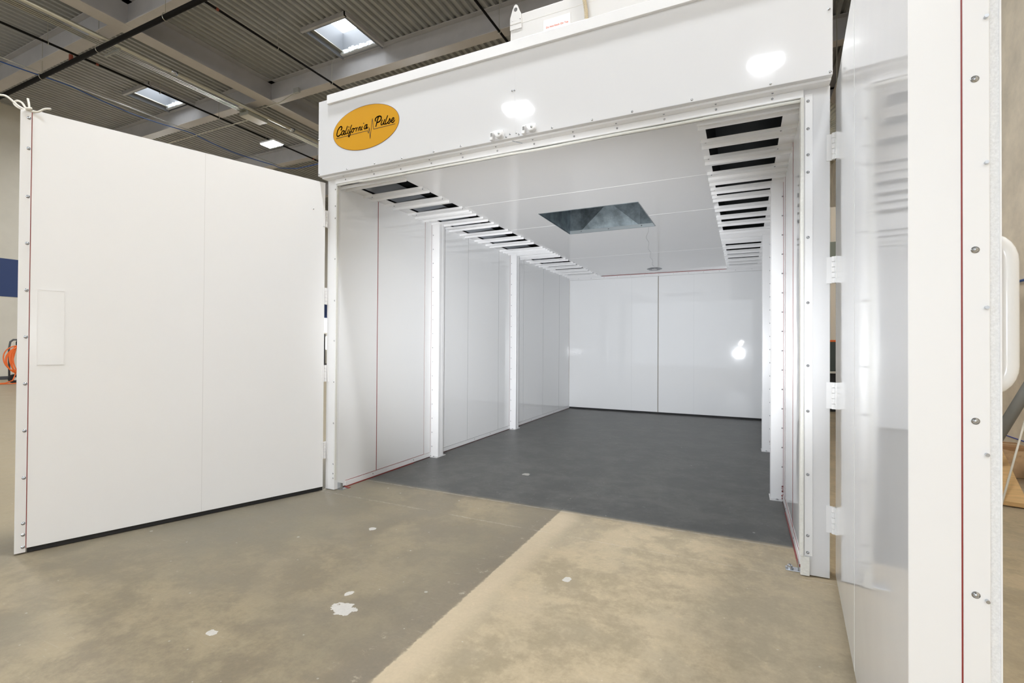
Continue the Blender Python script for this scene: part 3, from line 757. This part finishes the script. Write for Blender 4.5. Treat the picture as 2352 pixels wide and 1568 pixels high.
for z in (1.969, 1.676, 1.386, 1.093, .803, .51, .22, 2.26, 2.55):
    MB(TR).cyl((DR+.002, .1225, z), (DR+.010, .1225, z), .0035, 8).build('rivet', ZINC, rd)
hz0, hz1, hn, hu, hr_ = 1.223, 1.532, .180, 1.85, .0185
pts = [(hu, .147, hz1)]
for k in range(7):
    t = k/6*math.pi/2; pts.append((hu, hn-.03+.03*math.sin(t), hz1-.045+.045*math.cos(t)))
pts.append((hu, hn, (hz0+hz1)/2))
for k in range(7):
    t = math.pi/2+k/6*math.pi/2; pts.append((hu, hn-.03+.03*math.sin(t), hz0+.045+.045*math.cos(t)))
pts.append((hu, .147, hz0))
hd2 = MB(TR).tube(pts, hr_, 20).build('handle', mat('white_handle', (.80, .81, .82), .18), rd, smooth=True)
hd2['label'] = 'thick white tubular pull handle'
# hinges
def hinge(x, y, z, T, parent):
    mb = MB()
    for j in range(5):
        z0 = z-.075+j*.03; mb.cyl((x, y, z0+.001), (x, y, z0+.029), .0115, 14)
    h = mb.build('hinge', mat('white_hinge', (.83, .83, .83), .35) if 'hg' not in MATS else MATS['hg'], parent, smooth=False)
    return h
MATS = {}
for z in (2.437, 1.74, 1.045, .355):
    hinge(-.097, -.068, z, TL, ld)
    h = MB().box(-.115, -.080, -.049, -.045, z-.075, z+.075).build('hinge_leaf', TRIMW, jl)
    MB(TL).box(.0, .02, -.004, .0, z-.074, z+.074).build('hinge_leaf', TRIMW, ld)
for z in (2.434, 1.74, 1.035, .34):
    hinge(W+.146, -.062, z, TR, rd)
    MB().box(W+.112, W+.142, -.052, -.045, z-.074, z+.074).build('hinge_leaf', TRIMW, jr)
    MB(TR).box(.0, .03, -.004, .0, z-.074, z+.074).build('hinge_leaf', TRIMW, rd)

# roof unit ---------------------------------------------------------------
au = thing('air_unit', 'cream air supply unit standing on the booth roof behind the header', 'ventilation unit', (1.56, .30, 3.322))
B('cabinet', CREAMU, au, 0, 1.9, 0, 2.2, .0, .70, bevel=.004)
mb = MB(); xs = [(0.0, .62), (0.0, .68), (.018, .735), (.035, .775), (.05, .785), (.066, .775), (.082, .735), (.098, .70), (.105, .64), (.105, .58), (0, .58)]
poly = [(a, b_) for a, b_ in xs]
eye = MB().prism(poly, 'y', -.008, -.001).build('lifting_lug', CREAMU, au)
MB().lathe([(0, -.0015), (.016, -.0015), (.016, .0)], (0, 0, 0), 20)
mb = MB(); n = 20
mb.prism([(.05+.0155*math.cos(2*math.pi*k/n), .742+.0165*math.sin(2*math.pi*k/n)) for k in range(n)], 'y', -.0088, -.0079)
mb.build('lug_hole', mat('hole_dark', (.10, .095, .09), .7), eye)
for x in (.02, .09): screw(eye, (x, -.008, .655), (0, -1, 0), .003)
MB().box(.0, .10, -.0095, -.008, .622, .626).build('lug_weld', mat('weld_line', (.45, .42, .36), .6), eye)
nt = MB().box(.295, .520, -.003, 0, .28, .585).build('notice', PAPER, au)
MB().box(.292, .523, -.0015, 0, .278, .588).build('notice_edge', mat('notice_edge', (.60, .57, .52), .6), au)
def text_mesh(s, size, name, m, parent, loc, rot, width=None, ext=.0006):
    cu_ = bpy.data.curves.new(name, 'FONT'); cu_.body = s; cu_.size = size; cu_.extrude = ext; cu_.align_x = 'CENTER'
    tmp = bpy.data.objects.new(name, cu_); COL.objects.link(tmp)
    dg = bpy.context.evaluated_depsgraph_get(); me = bpy.data.meshes.new_from_object(tmp.evaluated_get(dg))
    bpy.data.objects.remove(tmp); me.materials.clear(); me.materials.append(m)
    o = bpy.data.objects.new(name, me); COL.objects.link(o); o.parent = parent; o.location = loc; o.rotation_euler = rot
    return o
text_mesh('Do Not Stack On Top', .0205, 'lettering', PINKINK, nt, (.41, -.004, .513), (math.pi/2, 0, 0))
B('trim_line', mat('unit_line', (.70, .67, .62), .5), au, .10, 1.6, -.001, 0, .62, .623)
mb = MB(); pts = [(.64, -.02, .30), (.65, -.02, .38), (.655, -.022, .50), (.64, -.02, .62), (.60, -.02, .80), (.52, .1, .95)]
pts = catmull3(pts, 16); rr = [.013+.002*(i % 2) for i in range(len(pts))]
mb.tube(pts, rr, 10); fc = mb.build('flexible_conduit', mat('ribbed_conduit', (.50, .42, .28), .35, metal=.5), au)
MB().cyl((.64, -.02, .27), (.648, -.02, .33), .019, 12).build('connector', ZINC, fc)

# ================================================================== LOOSE THINGS
# cord cart by the far left wall
ct = thing('cord_cart', 'two-wheeled grey cart by the far left wall with a hook for the orange cord', 'cart', (-18.0, 4.0, 0))
mb = MB(); mb.tube([(0, -.18, .15), (0, -.20, 1.1), (0, -.17, 1.33), (0, -.10, 1.40), (0, .35, 1.40), (0, .45, 1.3), (0, .47, .15)], .028, 8); mb.tube([(0, -.18, .15), (0, .47, .15)], .02, 8)
mb.build('frame', mat('cart_grey', (.09, .095, .10), .4), ct, smooth=True)
mb = MB(); mb.lathe([(0, .12), (.07, .11), (.10, .04), (.10, -.04), (.07, -.11), (0, -.12)], (.04, .05, 1.28), 14); mb.build('motor', BLACK, ct, smooth=True)
for y in (-.10, .40):
    m_ = MB(); m_.cyl((.06, y-.0, .145), (.16, y, .145), .145, 20); w_ = m_.build('wheel', BLACK, ct, bevel=.02)
    MB().cyl((.155, y, .145), (.17, y, .145), .05, 12).build('hub', OFFW, w_)
hc = thing('extension_cord', 'bright orange cord coiled on the cart by the far left wall', 'cord', (-17.80, 3.98, 0))
mb = MB(); pts = []
for i in range(420):
    t = i*2*math.pi/34; k = i/420
    pts.append((.05*math.sin(i*.37)+.06, -.02+(.24-.06*math.sin(i*.11))*math.cos(t)*(1-.3*math.sin(i*.05)), .76+(.42+.04*math.sin(i*.21))*math.sin(t)))
pts += [(.05, -.20, .55), (.05, -.10, .30), (.1, -.18, .10), (.1, -.35, .03), (.05, -.8, .016), (0, -1.6, .016)]
mb.tube(pts, .017, 6); mb.build('coil', ORANGE, hc, smooth=True)
MB().tube([(.35, -1.6, .018), (.3, -.4, .018), (.32, .6, .018), (.3, 1.2, .018)], .017, 6).build('trailing_end', ORANGE, hc, smooth=True)

# right side, behind the door edge
br = thing('wall_brace', 'grey tubular prop slanting up from the floor to the concrete wall', 'prop', (5.21, 2.7, 0))
MB().tube([(.02, 0, .05), (1.02, 0, 2.29)], .045, 20).build('tube', GREYP, br, smooth=True)
MB().box(-.08, .12, -.06, .06, 0, .02).box(-.03, .06, -.008, .008, .02, .12).build('foot', GREYP, br)
MB().box(1.05, 1.07, -.06, .06, 2.2, 2.4).build('wall_plate', GREYP, br)
def carton(x, y, z, dx, dy, dz, rz, lab):
    b_ = thing('cardboard_box', lab, 'box', (x, y, z)); b_.rotation_euler = (0, 0, rz)
    B('body', CARD, b_, -dx/2, dx/2, -dy/2, dy/2, 0, dz, bevel=.004)
    B('tape', mat('packing_tape', (.50, .34, .16), .3), b_, -dx/2-.001, dx/2+.001, -.025, .025, dz-.002, dz+.0012)
    B('flap', CARD, b_, -dx/2, -.002, -dy/2, dy/2, dz, dz+.003)
carton(5.98, 4.10, 0, .50, .40, .14, .1, 'flat cardboard box at the bottom of the heap beside the concrete wall')
carton(5.90, 4.05, .143, .40, .34, .09, -.08, 'small cardboard box on top of the flat box beside the concrete wall')
carton(6.04, 3.10, 0, .36, .36, .14, .0, 'low cardboard box nearest the door edge, under the brown paper')
mb = MB(); random.seed(5)
n = 26; vs = []; fs = []
for i in range(n):
    for j in range(n):
        u, v = i/(n-1), j/(n-1)
        h_ = .19*math.sin(math.pi*u)**.5*math.sin(math.pi*v)**.5
        vs.append((-.34+.68*u, -.27+.52*v, .005+h_*(1+.5*noise.noise(Vector((u*5, v*5, 2))))+.05*abs(noise.noise(Vector((u*13, v*13, 7))))*(h_ > .03)))
for i in range(n-1):
    for j in range(n-1): fs.append((i*n+j, (i+1)*n+j, (i+1)*n+j+1, i*n+j+1))
mb.add(vs, fs)
kp = thing('packing_paper', 'crumpled brown packing paper heaped between the boxes and the pine board', 'paper', (5.86, 3.59, .0))
o = mb.build('sheet', KRAFT, kp); s_ = o.modifiers.new('t', 'SOLIDIFY'); s_.thickness = .004
pb = thing('pine_board', 'thick pale pine board leaning down to the floor in front of the boxes', 'board', (5.28, 2.08, 0))
d = Vector((.36, 1.55, .28)).normalized(); wv = Vector((1, -.23, 0)).normalized(); nv = wv.cross(d).normalized()
T = Matrix.Identity(4)
for i in range(3): T[i][0] = wv[i]; T[i][1] = d[i]; T[i][2] = nv[i]
T.translation = (0.02, 0.0, .03)
MB(T).box(-.09, .09, 0, 1.62, -.02, .02).build('plank', PINE, pb, bevel=.004)
rod = thing('white_rod', 'thin white rod leaning from the floor against the grey prop', 'rod', (5.196, 2.007, 0))
MB().tube([(0, 0, .006), (.50, .63, 1.19)], .008, 8).build('shaft', OFFW, rod, smooth=True)
sp = thing('paper_sheet', 'printed white sheet lying on the floor behind the pine board', 'paper', (5.32, 2.75, 0))
B('sheet', PAPER, sp, -.16, .16, -.12, .12, .001, .004)
mb = MB()
for i in range(9): mb.box(-.14, .12-.03*(i % 3), -.10+i*.023, -.097+i*.023, .004, .0045)
mb.build('print', SEAM, sp)
bh = thing('air_hose', 'blue air hose running along the concrete wall behind the door handle', 'hose', (6.24, 4.4, 2.1))
MB().tube([(0, -5, 0), (0, -2, .01), (0, 0, 0), (0, 3, -.02), (0, 8, 0)], .016, 8).build('hose', BLUE, bh, smooth=True)

# the slit between booth and right door
bn = thing('dustbin', 'tall dark green bin with an orange rim seen in the slit beside the booth', 'bin', (4.98, 8.7, .82))
B('body', DARKBIN, bn, -.25, .25, -.2, .2, 0, .62, bevel=.02); B('rim', ORANGE, bn, -.26, .26, -.21, .21, .60, .64, bevel=.005)
wb = thing('workbench', 'dark workbench with small things on it seen in the slit beside the booth', 'table', (4.98, 8.7, 0))
B('bench_top', OFFW, wb, -.5, .6, -.3, .3, .78, .82); B('cabinet', BLACK, wb, -.45, .55, -.25, .3, 0.0, .78)
cc = thing('partition', 'cream wall end seen through the slit beside the booth', 'partition', (5.1, 10.2, 0))
B('panel', mat('cream_partition', (.85, .76, .62), .6), cc, -.6, .9, 0, .12, 0, 4.6)
B('corner_trim', OFFW, cc, -.02, .05, -.02, 0, 0, 4.6)
ep = thing('electrical_panel', 'grey-green electrical panel on the cream wall end in the slit', 'electrical box', (5.12, 10.0, 3.1))
B('case', mat('panel_green', (.22, .24, .19), .5), ep, -.10, .25, 0, .18, 0, .65, bevel=.01)
MB().tube([(-.06, .1, 0), (-.07, .1, -.5), (-.10, .1, -.62)], .012, 6).build('cable', BLACK, ep)
ar = thing('air_regulator', 'brass air regulator with a blue drop hose on the cream wall end', 'regulator', (5.04, 10.1, 1.62))
MB().cyl((0, 0, 0), (0, 0, .14), .035, 10).build('body', mat('brass', (.5, .36, .18), .35, metal=.8), ar)
MB().tube([(0, 0, .14), (.02, -.02, .5), (.02, 0, .9)], .013, 6).build('hose', BLUE, ar, smooth=True)
fd = thing('flexible_duct', 'ribbed silver flexible duct coiling down behind the booth in the slit', 'duct', (5.2, 10.6, 5.6))
pts = [(-.9, 0, 1.6), (-.3, 0, 1.55), (.1, 0, 1.2), (.15, 0, .8), (.0, 0, .45), (-.2, 0, .2), (-.3, 0, -.4)]
pts = catmull3(pts, 14); MB().tube(pts, [.22+.02*(i % 2) for i in range(len(pts))], 18).build('sleeve', mat('duct_silver', (.50, .48, .40), .35, metal=.6), fd)
for k, (x, z0) in enumerate(((4.9, 7.0), (5.25, 7.6))):
    c = thing('conduit', ['thin slanting wire nearer the booth header, in the slit above the hinges', 'thin slanting wire nearer the right door, in the slit above the hinges'][k], 'wire', (0, 0, 0))
    MB().tube([(x-.1, 6.5, 4.2+k*.4), (x+.35, 6.0, DZ-.1)], .012, 6).build('wire', EMT, c)

for x in (-.3, .13): MB().box(x-.01, x+.01, -.01, .01, 1.2 if x > 0 else 1.55, DZ-5.6).build('strap', EMT, fd)
